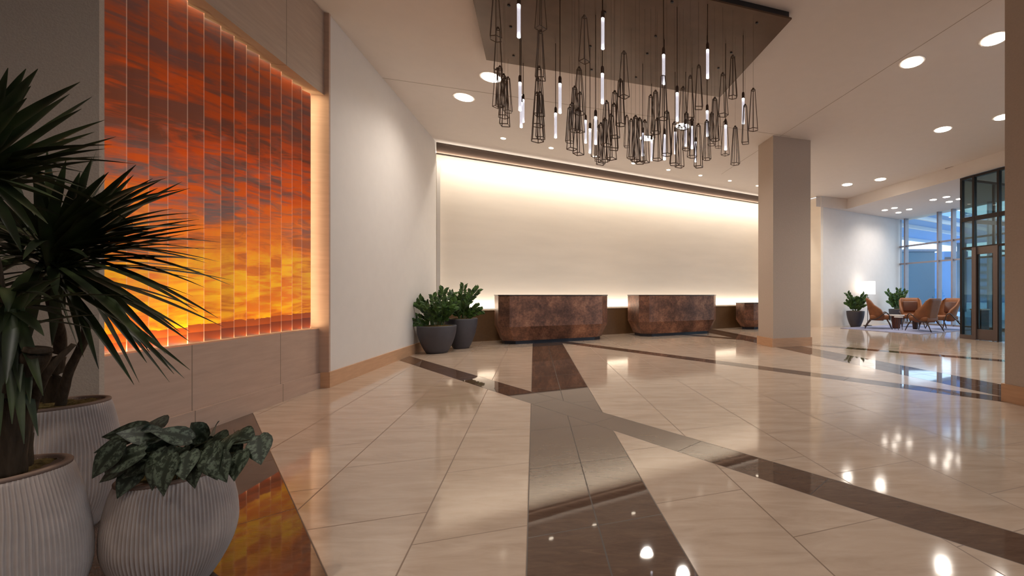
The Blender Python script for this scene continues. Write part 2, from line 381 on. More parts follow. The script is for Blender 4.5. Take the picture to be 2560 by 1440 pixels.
# desk wall
bl = lambda t, d: Vector((-5.18, 8.97))+U*t+V*d
struct('wall_back', prism([bl(-2, .70), bl(11.1, .70), bl(11.1, .85), bl(-2, .85)], 0, CEIL), M['glowwall'])
struct('wall_back_left', prism([bl(-2, -1), bl(-1.9, -1), bl(-1.9, .7), bl(-2, .7)], 0, CEIL), M['white'])
struct('trim_2', prism([bl(-.6, 0), bl(11.06, 0), bl(11.06, .05), bl(-.6, .05)], 4.11, 4.352), M['fascia'])
struct('trim_5', prism([bl(0, -.04), bl(11.06, -.04), bl(11.06, 0), bl(0, 0)], 4.105, 4.12), M['fascia'])  # ledge added to carry the ceiling uplight in front of the fascia
struct('trim_3', prism([bl(-.6, .05), bl(11.06, .05), bl(11.06, .12), bl(-.6, .12)], 4.13, 4.15), M['fascia'])
struct('trim_4', prism([bl(.03, .60), bl(.10, .60), bl(.10, .70), bl(.03, .70)], .72, 4.13), M['white'])
# return + lounge wall
r0 = Vector((4.77, 13.93))
struct('wall_return', prism([r0, r0+V*1.95, r0+V*1.95+U*.12, r0+U*.12], 0, CEIL), M['glowwall'])
struct('wall_lounge', prism([r0+U*.121, Wp, Wp+V*.15, r0+U*.121+V*.15], 0, LCEIL+.25), M['lounge'])
# unseen rest of the hall behind and right of the camera
struct('wall_rear', prism([(-9, -7), (14, -7), (14, -6.85), (-9, -6.85)], 0, CEIL), M['white'])
struct('wall_far_left', prism([(-9, -7), (-8.85, -7), (-8.85, 11), (-9, 11)], 0, CEIL), M['white'])

for a_, b_ in ((Vector((-4.47, 6.32)), Vector((-4.47, 6.32))+B*7.2), (Vector((2.98, 6.15))-A*5, Vector((2.98, 6.15))+A*5.5)):
    n_ = Vector((-(b_-a_).y, (b_-a_).x)).normalized()*.004
    struct('trim_6', prism([a_-n_, b_-n_, b_+n_, a_+n_], CEIL-.002, CEIL), M['joint'])
# columns
def column(name, corners, bname):
    struct(name, prism(corners, 0, CEIL), M['column'])
    c = sum((Vector(p) for p in corners), Vector((0, 0)))/len(corners)
    out = [Vector(p)+(Vector(p)-c).normalized()*.03 for p in corners]
    struct(bname, prism(out, 0, .18), M['base'])
k0 = Vector((1.965, 8.60)); ka = Vector((-.309, .951)); kb = Vector((.951, .309))
column('column', [k0, k0+kb*.905, k0+kb*.905+ka*.62, k0+ka*.62], 'baseboard_column')
m0 = Vector((3.315, 4.235))
column('column', [m0, m0+B*.7, m0+B*.7-A*.95, m0-A*.95], 'baseboard_column')

# ---------------------------------------------------------------- artwork
tops = [260, 318, 373, 421, 470, 511, 553, 586, 617, 649, 677, 704, 731, 755, 777]
def s_of(px, d):                      # where the ray through column px meets the plane at depth d
    k = (px-CX)/F; P0 = L(0, d); return (k*P0.y-P0.x)/(WD.x-k*WD.y)
art = thing('wall_artwork', 'tall sunset picture printed across vertical overlapping glass slats in the left wall', 'artwork', (G0.x, G0.y, .7))
art_in = Matrix.Translation(-Vector((G0.x, G0.y, .7)))
def art_part(name, bm, m):
    bm.transform(art_in); return obj(name, bm, m, art)
for i in range(14):
    a = s_of(tops[i], -.03)-.035 if i else .005; b = s_of(tops[i+1], -.03)
    p0, p1 = L(a, -.115), L(b, -.03); q0, q1 = L(a, -.121), L(b, -.036)
    art_part('glass_slat', prism([p0, p1, q1, q0], .70, 3.36), M['sunset'])
art_part('led_strip', prism([L(.01, -.15), L(s1-.02, -.15), L(s1-.02, -.165), L(.01, -.165)], 3.22, 3.24), M['led'])
art_part('led_strip', prism([L(.01, -.15), L(s1-.02, -.15), L(s1-.02, -.165), L(.01, -.165)], .73, .745), M['led'])
art_part('led_strip', prism([L(s1-.13, -.14), L(s1-.12, -.14), L(s1-.12, -.165), L(s1-.13, -.165)], .72, 3.36), M['led'])
angW = math.atan2(WD.y, WD.x)
c = L(s1-.11, -.08)
c2 = L(.36, -.01)
light_area('slat_light', (c2.x, c2.y, .695), .68, .015, 2.2, (1, .82, .55), (PI, 0, angW))
light_area('slat_light', (c.x, c.y, 2.05), 2.6, .02, 2.6, (1, .80, .52), (PI/2, PI/2, angW-PI/2))
for z, rx, e in ((3.39, 0, 3), (.70, PI, 3.5)):
    c = L(s1/2, -.012)
    light_area('slat_light', (c.x, c.y, z), s1-.1, .02, e, (1, .74, .42), (rx, 0, angW))

# ---------------------------------------------------------------- reception counter + desks
bc = thing('back_counter', 'long low brown counter running along the glowing wall behind the desks', 'counter', (*bl(0, .28), 0))
inv = Matrix.Translation(-Vector((*bl(0, .28), 0)))
def cpart(n, bm, m): bm.transform(inv); return obj(n, bm, m, bc)
cpart('counter_body', prism([bl(-.6, .28), bl(11.05, .28), bl(11.05, .58), bl(-.6, .58)], 0, .70), M['counter'])
cpart('counter_top', prism([bl(-.6, .27), bl(11.05, .27), bl(11.05, .59), bl(-.6, .59)], .70, .72), M['counter'])
def desk(loc, rz, h, label, Lf=2.18, D=.85):
    t = thing('reception_desk', label, 'desk', (loc[0], loc[1], 0), rz, 'copper reception desks')
    def oct_(o, z, c=.2):           # origin at the front left toe corner
        x0, x1, y0, y1 = -o, Lf+o, -o*1.0, D+o
        return [(x0+c, y0, z), (x1-c, y0, z), (x1, y0+c, z), (x1, y1-c, z), (x1-c, y1, z), (x0+c, y1, z), (x0, y1-c, z), (x0, y0+c, z)]
    k = h*.36
    bm = bmesh.new(); add_loft(bm, [oct_(.03, .075), oct_(.14, k), oct_(.14, h-.022)]); obj('desk_body', bm, M['copper'], t)
    bm = bmesh.new(); add_loft(bm, [oct_(.15, h-.02), oct_(.15, h)]); obj('desk_top', bm, M['black'], t)
    bm = bmesh.new(); add_loft(bm, [oct_(0, 0), oct_(0, .075)]); obj('toe_kick', bm, M['toe'], t)
    return t
rd = math.atan2(1.02, 1.80)
dsh = Vector((math.cos(rd), math.sin(rd)))*.17
desk(Vector((-3.56, 9.10))-dsh, rd, 1.08, 'copper-clad faceted reception desk nearest the dark potted plants')
desk(Vector((-.69, 10.79))-dsh, rd, 1.08, 'copper-clad faceted reception desk in the middle, with a crease low on its front', 2.1)
desk(Vector((2.22, 12.95)), rd, .83, 'lower copper reception desk half hidden behind the square column', 1.6, .55)

# ---------------------------------------------------------------- chandelier
P1, P2, P3 = Vector((-2.60, 5.68)), Vector((.685, 6.75)), Vector((1.322, 4.84)); P4 = P1+(P3-P2)
hp = H+3.19
ch = thing('chandelier', 'large bronze ceiling plate hung with lit glass rods and open wire cages', 'chandelier', (P1.x, P1.y, CEIL))
cin = Vector((P1.x, P1.y, CEIL))
bm = prism([p-Vector((P1.x, P1.y)) for p in (P1, P2, P3, P4)], hp-CEIL, hp+.02-CEIL)
obj('canopy', bm, M['plate'], ch)
cc = (P1+P2+P3+P4)/4
bm = prism([(p-cc)*.985+cc-Vector((P1.x, P1.y)) for p in (P1, P2, P3, P4)], hp+.021-CEIL, -.001)
obj('canopy_frame', bm, M['black'], ch)
def in_plate(px, Z):
    """keep the depth where the plate is above this column of the view"""
    k = (px-CX)/F; e1 = (P2-P1).normalized(); e2 = Vector((-e1.y, e1.x))
    zs = [z/100 for z in range(350, 700)]
    ok = []
    for z in zs:
        d = Vector((k*z, z))-P1; u = d.dot(e1); v = -d.dot(e2)
        if .07 < u < (P2-P1).length-.07 and .07 < v < 1.95: ok.append(z)
    if not ok: return None
    return min(max(Z, ok[0]), ok[-1])
random.seed(5)
tubes = [(1297, 11, 94), (1507, 40, 123), (1659, 128, 211), (1769, 113, 196), (1300, 206, 277), (1308, 249, 306), (1303, 256, 319), (1400, 209, 283),
 (1389, 283, 345), (1506, 184, 259), (1464, 301, 358), (1475, 322, 383), (1489, 292, 361), (1693, 232, 303), (1661, 337, 400), (1688, 330, 385),
 (1768, 277, 341), (1814, 313, 375), (1858, 246, 310), (1739, 356, 405), (1607, 333, 390), (1629, 350, 402), (1714, 311, 366), (1730, 316, 372)]
capM = None
def ring(n, r, ph): return [(r*math.cos(2*PI*i/n+ph), r*math.sin(2*PI*i/n+ph)) for i in range(n)]
TL = .315
tube_me = {}
for (px, ya, yb) in tubes:
    Z = in_plate(px, F*TL/(yb-ya)) or 5.2
    z0 = H+(CY-yb)*Z/F; x = (px-CX)*Z/F
    loc = Vector((x, Z, z0))-cin; top = hp-z0
    bm = bmesh.new(); add_lathe(bm, [(.013, 0), (.0165, .004), (.0165, TL-.004), (.013, TL)], 12)
    g = obj('glass_rod', bm, M['tube'], ch, True, loc)
    bm = bmesh.new(); add_lathe(bm, [(.017, TL), (.017, TL+.055), (.012, TL+.075), (.005, TL+.08)], 12); obj('rod_cap', bm, M['bronze'], g)
    bm = bmesh.new(); add_tube(bm, [(0, 0, TL+.08), (0, 0, top)], .0045, 6); obj('hanging_cord', bm, M['bronze'], g)
frames = [(1240, -25, 100), (1245, 74, 182), (1250, 170, 268), (1259, 190, 295), (1262, 200, 316), (1243, 175, 270), (1270, 197, 282), (1351, 62, 200), (1348, 163, 290),
 (1345, 200, 317), (1343, 228, 355), (1351, 235, 348), (1352, -50, 75), (1461, 44, 157), (1448, 173, 286), (1437, 221, 330), (1430, 262, 376), (1446, 275, 388), (1424, 272, 358),
 (1450, 235, 332), (1560, 127, 245), (1551, 186, 315), (1537, 224, 345), (1535, 262, 376), (1528, 290, 400), (1516, 257, 366), (1512, 300, 405), (1502, 312, 413), (1496, 318, 405), (1489, 300, 395),
 (1567, 294, 370), (1578, 302, 398), (1589, 285, 405), (1599, 300, 410), (1612, 305, 408), (1627, 242, 345), (1639, 231, 335), (1658, 190, 300), (1667, 281, 390), (1686, 310, 414), (1699, 318, 420), (1643, 300, 402),
 (1747, 165, 273), (1726, 189, 300), (1708, 222, 325), (1807, 174, 291), (1832, 142, 246), (1787, 240, 353), (1779, 285, 365), (1796, 290, 371), (1883, 225, 327), (1838, 320, 413), (1863, 266, 361),
 (1813, 305, 390), (1746, 314, 420), (1767, 305, 401), (1730, 300, 395), (1716, 285, 377)]
FL = .46
def cage(n, ph, rb):
    bm = bmesh.new(); b = ring(n, rb, ph); t = ring(n, .024, ph)
    for (x0, y0), (x1, y1) in zip(b, t): add_tube(bm, [(x0, y0, 0), (x1, y1, FL-.012), (x1*.45, y1*.45, FL)], .0041, 5)
    add_tube(bm, [(x, y, 0) for x, y in b], .0044, 5, True); add_tube(bm, [(x, y, FL-.012) for x, y in t], .0041, 5, True)
    add_lathe(bm, [(.012, FL-.003), (.012, FL+.012)], 8)
    return bm
protos = []
for i in range(5):
    o = obj('wire_cage', cage((6, 4, 6, 5, 4)[i], i*.43, (.058, .056, .052, .06, .054)[i]), M['wire'], ch); protos.append(o)
used = 0
for j, (px, ya, yb) in enumerate(frames):
    Z = in_plate(px, F*FL/(yb-ya)) or 5.0
    Z = min(max(Z, 3.9), 6.6)
    loc = Vector(((px-CX)*Z/F, Z, H+(CY-yb+3)*Z/F))-cin
    if j < 5: o = protos[j]
    else:
        o = protos[random.randrange(5)].copy(); COL.objects.link(o); o.parent = ch
    o.location = loc; o.rotation_euler = (0, 0, random.random()*PI)
    bm = bmesh.new(); add_tube(bm, [(0, 0, FL+.01), (0, 0, hp-(loc.z+cin.z))], .0012, 4); obj('hanging_cord', bm, M['wire'], o)
for (px, py) in ((1272, 13), (1277, 67), (1284, 139), (1476, 115), (1479, 174), (1590, 193), (1618, 134), (1639, 90), (1680, 4), (1828, 131), (1796, 170), (1892, 57), (1512, 30)):
    Z = F*3.19/(CY-py); bm = bmesh.new(); add_lathe(bm, [(.012, -.012), (.016, -.008), (.016, 0)], 10)
    obj('ceiling_stud', bm, M['black'], ch, loc=Vector(((px-CX)*Z/F, Z, hp))-cin)

# ---------------------------------------------------------------- ceiling lights
def downlight(x, y, z, r, label, power, lens, group, cone=150, name='downlight'):
    t = thing(name, label, 'ceiling light', (x, y, z), 0, group)
    bm = bmesh.new(); n = 32
    add_lathe(bm, [(r, -.006), (r*1.18, -.006), (r*1.2, 0)], n); bm.faces.ensure_lookup_table()
    obj('trim_ring', bm, M['silver'], t)
    bm = bmesh.new(); add_lathe(bm, [(r*.96, -.012), (r*.96, -.007)], n); obj('lens', bm, M[lens], t)
    l = bpy.data.lights.new('downlight_beam', 'SPOT'); l.energy = power; l.color = (1, .92, .83); l.spot_size = math.radians(cone); l.spot_blend = 1; l.shadow_soft_size = r*.8
    o = bpy.data.objects.new('downlight_beam', l); COL.objects.link(o); o.parent = t; o.location = (0, 0, -.03)
    return t
def ceil_at(px, py, h=3.28): Y = F*h/(CY-py); return (px-CX)*Y/F, Y
DP = 135
for px, py, lb in ((1228, 193, 'round recessed downlight left of the hanging cages'), (1160, 243, 'round recessed downlight nearest the white left wall'),
    (2280, 155, 'round recessed downlight above the square column, second from the right edge'), (2486, 97, 'largest round downlight beside the right foreground column'),
    (2357, 323, 'round downlight in the middle row between the two columns'), (2508, 292, 'round downlight cut off by the right foreground column'),
    (2118, 461, 'small far downlight beside the top of the square column'), (2201, 448, 'small far downlight second from the square column by the soffit'),
    (1707, 315, 'bright downlight seen through the cages under the chandelier, right one'), (1617, 345, 'bright downlight seen through the cages under the chandelier, left one')):
    x, y = ceil_at(px, py); downlight(x, y, CEIL, .14, lb, DP, 'lens', 'round downlights in the main ceiling')
for i, (x, y) in enumerate(((-3.65, 8.75), (-2.82, 9.32), (-1.96, 9.86), (-1.10, 10.40), (-.24, 10.95), (.625, 11.46), (1.5, 12.0), (2.4, 12.55), (3.3, 13.1))):
    downlight(x, y, CEIL, .05, ('small ceiling spot close to the dark fascia, '+('first', 'second', 'third', 'fourth', 'fifth', 'sixth', 'seventh', 'eighth', 'ninth')[i]+' from the white wall'), 14, 'lens_small', 'small spots along the dark fascia', 110)
for px, py, lb in ((2212, 525, 'left light of the left cluster in the lounge ceiling'), (2236, 519.5, 'rear light of the left cluster in the lounge ceiling'), (2246, 531, 'front light of the left cluster in the lounge ceiling'), (2273, 523, 'right light of the left cluster in the lounge ceiling'),
    (2333, 499, 'left light of the right cluster in the lounge ceiling'), (2366, 492, 'rear light of the right cluster in the lounge ceiling'), (2373, 504, 'front light of the right cluster in the lounge ceiling'), (2399, 497, 'right light of the right cluster, beside the dark glass box')):
    x, y = ceil_at(px, py, 2.93); downlight(x, y, LCEIL, .09, lb, 45, 'lens', 'clustered lights in the lounge ceiling')
# unseen downlights added around and behind the camera as fill light
for x, y in ((-2.1, .3), (.6, .4), (-3.5, -2.5), (-.5, -1.5), (2.5, -1.0), (5.6, .3), (-5.5, -5), (0, -4.5), (4, -4.5), (6.5, 4.2), (7, -3)):
    downlight(x, y, CEIL, .105, 'unseen round downlight added outside the view as fill light', 150 if (x, y) == (-2.1, .3) else 70, 'lens', 'added fill downlights outside the view')
d0, d1 = Vector(ceil_at(2364, 421.7)), Vector(ceil_at(2512, 381))
nn = Vector((d1.y-d0.y, d0.x-d1.x)).normalized()*.03
tag(obj('air_diffuser', prism([d0-nn, d1-nn, d1+nn, d0+nn], CEIL-.006, CEIL-.0005), M['fascia']), 'thin dark slot vent in the ceiling beside the lounge soffit', 'vent')

# ---------------------------------------------------------------- planters
def ribbed(prof, nr, n, amp, seed):
    def fn(r, z, th):
        w = .9*math.sin(th*5+seed+z*9)+.7*math.sin(z*23+th*2+seed)
        return r+amp*math.sin(nr*th+w)*min(1, max(0, (r-.02)*30))*min(1, max(0, (prof[36][1]-z)*40))
    return add_lathe(bmesh.new(), prof, n, fn)
def pot_profile(h, rt, rm, rb, zm=.42, n=36, wall=.018, lip=.03):
    pr = []
    for i in range(n+1):
        t = i/n; z = h*t
        if t < zm: a = t/zm; r = rb+(rm-rb)*math.sin(a*PI/2)**.9
        else: a = (t-zm)/(1-zm); r = rt+(rm-rt)*math.cos(a*PI/2)**1.0
        pr.append((r, z))
    return pr, [(rt, h), (rt-wall*.3, h+.004), (rt-wall, h+.002), (rt-wall-.003, h-lip-.01), (.01, h-lip-.01)]
def strip_leaf(bm, base, tip, w, lift, fold=.25, n=9, side=None):
    base, tip = Vector(base), Vector(tip); d = tip-base; ln = d.length
    up = Vector((0, 0, 1)); s = d.cross(up)
    if s.length < 1e-4: s = Vector((1, 0, 0))
    s.normalize()
    if side is not None: s = (s+side).normalized()
    rows = []
    for i in range(n+1):
        t = i/n; c = base+d*t+up*lift*ln*4*t*(1-t)*(1-.25*t)
        ww = w*(.45+.55*min(1, t*4))*(1-max(0, (t-.45)/.55)**1.7)*.5+.0006
        u2 = s.cross(d).normalized(); u2 = u2 if u2.z > 0 else -u2
        rows.append([bm.verts.new(c-s*ww+u2*ww*fold), bm.verts.new(c-u2*ww*.1), bm.verts.new(c+s*ww+u2*ww*fold)])
    for a, b in zip(rows, rows[1:]):
        for k in (0, 1): bm.faces.new((a[k], a[k+1], b[k+1], b[k]))
rnd = random.Random(11)
def potted(name, label, base, pot_bm, pot_mat, h, rt, cat='potted plant', lip=.022, moss_h=.03):
    t = thing(name, label, cat, base)
    obj('planter', pot_bm, pot_mat, t, True)
    if pot_mat is M['ribpot']:
        bm = bmesh.new(); add_lathe(bm, [(rt+.001, h-.004), (rt+.002, h+.004), (rt-.001, h+.008), (rt-.014, h+.008), (rt-.018, h+.003), (rt-.02, h-.02)], 64); obj('rim', bm, M['rim'], t, True)
    bm = bmesh.new(); n = 40; rs = [(rt*.95)*k/8 for k in range(1, 9)]
    rings = [[((r*math.cos(2*PI*i/n)), (r*math.sin(2*PI*i/n)), h-lip+.004+moss_h*(1-(r/rt)**2)+.018*noise.noise(Vector((r*25*math.cos(2*PI*i/n), r*25*math.sin(2*PI*i/n), h*9)))) for i in range(n)] for r in rs]
    add_loft(bm, rings); obj('moss', bm, M['moss'], t, True)
    return t
def dracaena(label, base, h, rt, rm, rb, crowns, trunks, seed):
    pr, inn = pot_profile(h, rt, rm, rb)
    t = potted('potted_dracaena', label, base, ribbed(pr+inn, 104, 832, .0028, seed), M['ribpot'], h, rt)
    bv = Vector(base); r = random.Random(seed)
    for pts, r0, r1 in trunks:
        P = spline([Vector(p)-bv for p in pts], 6); k = len(P)
        bm = bmesh.new(); add_tube(bm, P, [(r0+(r1-r0)*i/(k-1))*(1+.05*math.sin(i*2.1)) for i in range(k)], 12); obj('trunk', bm, M['trunk'], t, True)
    for c, tips, extra, ln, wdt in crowns:
        bm = bmesh.new(); c = Vector(c)
        for (px, py, Z) in tips:
            tp = at(px, py, Z); d = (tp-c).normalized()
            b0 = c+Vector((r.uniform(-.02, .02), r.uniform(-.02, .02), r.uniform(-.07, .05)))+d*.02
            strip_leaf(bm, b0-bv, tp-bv, wdt*r.uniform(.85, 1.1), r.uniform(.02, .07), r.uniform(.15, .5))
        for i in range(extra):
            th = r.uniform(0, 2*PI); el = r.uniform(-.55, 1.15)
            d = Vector((math.cos(th)*math.cos(el), math.sin(th)*math.cos(el), math.sin(el)))
            b0 = c+Vector((0, 0, r.uniform(-.09, .06)))+d*.02
            strip_leaf(bm, b0-bv, b0+d*ln*r.uniform(.6, 1)-Vector((0, 0, .1*ln))-bv, wdt*r.uniform(.8, 1.1), r.uniform(.03, .12), r.uniform(.15, .5))
        obj('leaf_crown', bm, M['dleaf'], t, True)
    return t
def tipz(lst, z, seed, sp=.2):
    r = random.Random(seed); return [(x, y, z+r.uniform(-sp, sp)) for x, y in lst]
tips1 = [(80, 372), (117, 372), (165, 400), (230, 395), (262, 435), (340, 412), (417, 445), (395, 470), (462, 472), (490, 532), (450, 560), (500, 562), (505, 595), (470, 610), (550, 605), (550, 655), (520, 650), (523, 683), (575, 712), (500, 700), (545, 795), (495, 780), (475, 855), (450, 830), (475, 925), (435, 935), (415, 885), (367, 907), (335, 962), (195, 870), (240, 905), (130, 865), (20, 865), (60, 900), (10, 560), (20, 640), (30, 760)]
tips2 = [(65, 172), (95, 172), (77, 215), (67, 245), (20, 170), (200, 205), (230, 242), (262, 300), (290, 342), (280, 362), (242, 402), (192, 420), (210, 470), (150, 500), (120, 560), (80, 600), (-80, 140), (-200, 250), (-240, 420), (100, 440)]
C1 = at(128, 645, 1.70); C2 = at(-70, 440, 1.25)
bA = (-2.84, 1.9, 0)
dracaena('tall dracaena in the ribbed grey pot behind, its trunk rising against the grey wall', bA, .58, .158, .195, .12,
    [(C1, tipz(tips1, 1.62, 3, .16)+tipz([(x+14*math.sin(i*7), y+26*math.cos(i*5)) for i, (x, y) in enumerate(tips1) if x > 180], 1.7, 6, .16)+tipz([(300+22*i, 470+26*((i*3) % 8)) for i in range(11)]+[(200+18*i, 430+30*((i*5) % 4)) for i in range(8)], 1.66, 9, .14), 60, .42, .030), (at(60, 610, 1.8), tipz([(-60, 480), (-100, 560), (20, 420), (150, 470), (-90, 640)], 1.8, 5), 24, .36, .032)],
    [([at(128, 1018, 1.9), at(140, 930, 1.88), at(150, 850, 1.86), at(118, 700, 1.72)], .024, .016), ([at(150, 1020, 1.88), at(172, 930, 1.86), at(215, 820, 1.84), at(150, 700, 1.74)], .016, .011), ([at(100, 1020, 1.93), at(110, 880, 1.93)], .026, .022)], 21)
bB = (-2.10, 1.27, 0)
dracaena('dracaena in the ribbed grey pot at the front left edge, cut by the frame', bB, .535, .15, .19, .115,
    [(C2, tipz(tips2, 1.25, 4, .1)+tipz([(x-26, y+30) for x, y in tips2], 1.32, 7, .1), 40, .36, .027), (at(20, 760, 1.3), tipz([(-40, 900), (60, 930), (110, 840), (-60, 760), (130, 700), (60, 1110), (95, 1090), (30, 1060), (75, 1010), (0, 1090), (50, 980), (108, 990), (15, 960)], 1.22, 8, .05), 26, .24, .026)],
    [([at(20, 1200, 1.27), at(40, 1000, 1.27), at(85, 900, 1.27), at(95, 870, 1.27)], .032, .026), ([at(-25, 1190, 1.3), at(0, 900, 1.3), at(-20, 700, 1.3), at(-65, 480, 1.27)], .026, .018),
     ([at(62, 1165, 1.33), at(75, 1040, 1.31), at(120, 930, 1.27), at(185, 860, 1.3)], .014, .006), ([at(40, 1185, 1.31), at(48, 900, 1.28), at(25, 780, 1.3)], .03, .018)], 33)

# small ribbed pot with satin-leaved trailing plant
bC = (-1.88, 1.56, 0)
pr, inn = pot_profile(.415, .136, .166, .09, .52)
tS = potted('potted_satin_plant', 'round ribbed grey pot with silvery spotted trailing leaves, in front of the dracaenas', bC, ribbed(pr+inn, 96, 768, .0028, 2), M['ribpot'], .415, .136)
def heart_leaf(bm, base, axis, normal, ln, wd, uvl, curl=.2):
    axis = axis.normalized(); s = axis.cross(normal).normalized(); n = s.cross(axis).normalized(); rows = []
    prof = [(-.08, .30), (0, .62), (.14, .92), (.32, 1), (.5, .88), (.68, .62), (.84, .32), (1, .02)]
    for t, w in prof:
        c = base+axis*ln*t-n*curl*ln*max(0, t)**2; row = []
        for k in (-1, -.5, 0, .5, 1):
            back = 0 if t > 0 or k == 0 else -.06*abs(k)
            row.append(bm.verts.new(c+s*k*w*wd*.5+n*(abs(k)*.22*w*wd*.5-(k*k)*.08*w*wd)+axis*back*ln))
        rows.append(row)
    for i, (a, b) in enumerate(zip(rows, rows[1:])):
        for k in range(4):
            f = bm.faces.new((a[k], a[k+1], b[k+1], b[k]))
            us = [k/4, (k+1)/4, (k+1)/4, k/4]; vs = [i/7, i/7, (i+1)/7, (i+1)/7]
            for lp, u_, v_ in zip(f.loops, us, vs): lp[uvl].uv = (u_, v_)
spots = [(312, 1078, -1, .15), (290, 1104, -.6, -.1), (300, 1150, -1, -.3), (262, 1150, -.5, -.9), (378, 1066, .4, .5), (350, 1085, -.5, .4), (395, 1105, .1, .3), (428, 1110, .5, .3), (440, 1085, -.2, .6), (490, 1078, .1, .9), (505, 1128, .6, -.3), (545, 1098, .8, .2),
         (560, 1110, .3, -.1), (605, 1088, .8, .15), (590, 1098, .1, .7), (648, 1122, .7, -.7), (592, 1162, .3, -.8), (575, 1130, .6, -.3), (320, 1200, -.2, -1), (345, 1165, -.6, -.4), (385, 1170, -.1, -.6), (420, 1150, .1, -.2), (462, 1160, .4, -.5), (405, 1185, .1, -.9), (335, 1125, -.6, .1),
         (470, 1110, .2, .3), (520, 1150, .5, -.5), (370, 1135, -.3, .1), (450, 1135, 0, .4), (545, 1165, .5, -.6), (290, 1170, -.8, -.5), (410, 1075, .2, .7), (530, 1075, .4, .8), (480, 1175, .2, -.7)]
bm = bmesh.new(); uvl = bm.loops.layers.uv.new('UVMap'); bs = bmesh.new(); bcv = Vector(bC); r = random.Random(9)
for (px, py, dx, dz) in spots:
    edge = abs(px-440)/230; Z = r.uniform(1.42, 1.6) if py < 1140 else r.uniform(1.36, 1.44)
    p = at(px, py, Z)-bcv; ax = Vector((dx, -.35-r.random()*.4, dz-.1)); nrm = Vector((-dx*.3+r.uniform(-.3, .3), -.75, .8))
    ln = r.uniform(.09, .12); p0 = p-ax.normalized()*ln*.45
    heart_leaf(bm, p0, ax, nrm, ln, ln*r.uniform(.72, .86), uvl, r.uniform(.1, .35))
    root = Vector((r.uniform(-.06, .06), r.uniform(-.06, .06), .385))
    mid = (root+p0)/2+Vector((0, 0, .035))
    add_tube(bs, spline([root, mid, p0], 4), .0022, 5)
obj('leaves', bm, M['satin'], tS, True); obj('stems', bs, M['sstem'], tS, True)

# zz plants
def zz(label, base, h, rt, rb, tips, seed, leafs=.055, name='potted_zz_plant'):
    pr = []
    for i in range(25):
        a = i/24; pr.append((rb+(rt-rb)*math.sin(a*PI/2)**.85, h*a))
    pr += [(rt-.006, h+.004), (rt-.022, h+.003), (rt-.028, h-.03), (.01, h-.03)]
    bm = bmesh.new(); add_lathe(bm, pr, 56)
    t = potted(name, label, base, bm, M['darkpot'], h, rt-.03)
    r = random.Random(seed); bl_ = bmesh.new(); bs = bmesh.new(); bv = Vector(base)
    for (dx, dy, dz) in tips:
        root = Vector((dx*.25+r.uniform(-.04, .04), dy*.25+r.uniform(-.04, .04), h-.03)); tip = Vector((dx, dy, h+dz))
        mid = (root+tip)/2+Vector((-dx*.12, -dy*.12, dz*.12)); P = spline([root, mid, tip], 8)
        add_tube(bs, P, [.011*(1-.7*i/(len(P)-1)) for i in range(len(P))], 6)
        for i in range(4, len(P)):
            d = (P[min(i+1, len(P)-1)]-P[i-1]).normalized()
            for sg in (-1, 1):
                s = d.cross(Vector((r.uniform(-.4, .4), -1, r.uniform(-.3, .3)))).normalized()*sg
                ax = (s*.8+d*.75).normalized(); ln = leafs*2*r.uniform(.75, 1.1)
                b0 = P[i]; q = b0+ax*ln; side = ax.cross(Vector((r.uniform(-.5, .5), -1, .4))).normalized(); w = ln*.24
                up = ax.cross(side)*w*.4
                v = [bl_.verts.new(x) for x in (b0, b0+ax*ln*.3+side*w*.85+up, b0+ax*ln*.6+side*w+up, q, b0+ax*ln*.6-side*w+up, b0+ax*ln*.3-side*w*.85+up, b0+ax*ln*.5)]
                for a_, b_ in ((0, 1), (1, 2), (2, 3), (3, 4), (4, 5), (5, 0)): bl_.faces.new((v[6], v[a_], v[b_]))
    obj('leaves', bl_, M['zleaf'], t); obj('stems', bs, M['zstem'], t, True)
    return t
def ztips(seed, n, spread, hi):
    r = random.Random(seed); o = []
    for i in range(n):
        th = 2*PI*i/n+r.uniform(-.3, .3); k = r.uniform(.3, 1)
        o.append((math.cos(th)*spread*k, math.sin(th)*spread*k, hi*(1-.45*k*k)*r.uniform(.8, 1.05)))
    return o
zz('zz plant in the dark round bowl pot in front, beside the white wall', (-4.49, 7.80, 0), .505, .325, .17, [(-.36, .05, .48), (-.46, -.1, .2), (-.3, -.2, .08), (.05, .1, .62), (.12, 0, .66), (-.1, -.2, .42), (.2, -.1, .35), (.3, .1, .45), (0, -.25, .3), (-.2, .2, .55), (.15, .25, .6)]+ztips(3, 8, .42, .55), 3, .06)
zz('zz plant in the taller dark pot behind, nearer the first reception desk', (-4.38, 8.46, 0), .60, .30, .14, [(.05, 0, .66), (.3, .05, .58), (.42, -.05, .16), (.2, -.2, .3), (-.15, -.1, .5), (.1, .2, .55)]+ztips(8, 8, .38, .5), 4, .06)
zz('zz plant in a dark pot against the white lounge wall, left of the armchairs', (6.02, 14.15, 0), .53, .29, .15, [(-.25, 0, .58), (-.3, 0, .3), (.3, 0, .55), (.2, -.1, .35), (0, 0, .4), (.36, 0, .45)]+ztips(12, 8, .3, .45), 5, .07)
zz('zz plant in a dark pot behind the left armchair near the lounge window', (8.02, 15.25, 0), .56, .29, .16, [(-.35, 0, .62), (-.3, 0, .3), (.05, 0, .7), (.3, 0, .66), (.15, -.1, .5), (-.1, 0, .5)]+ztips(14, 8, .3, .5), 6, .075)

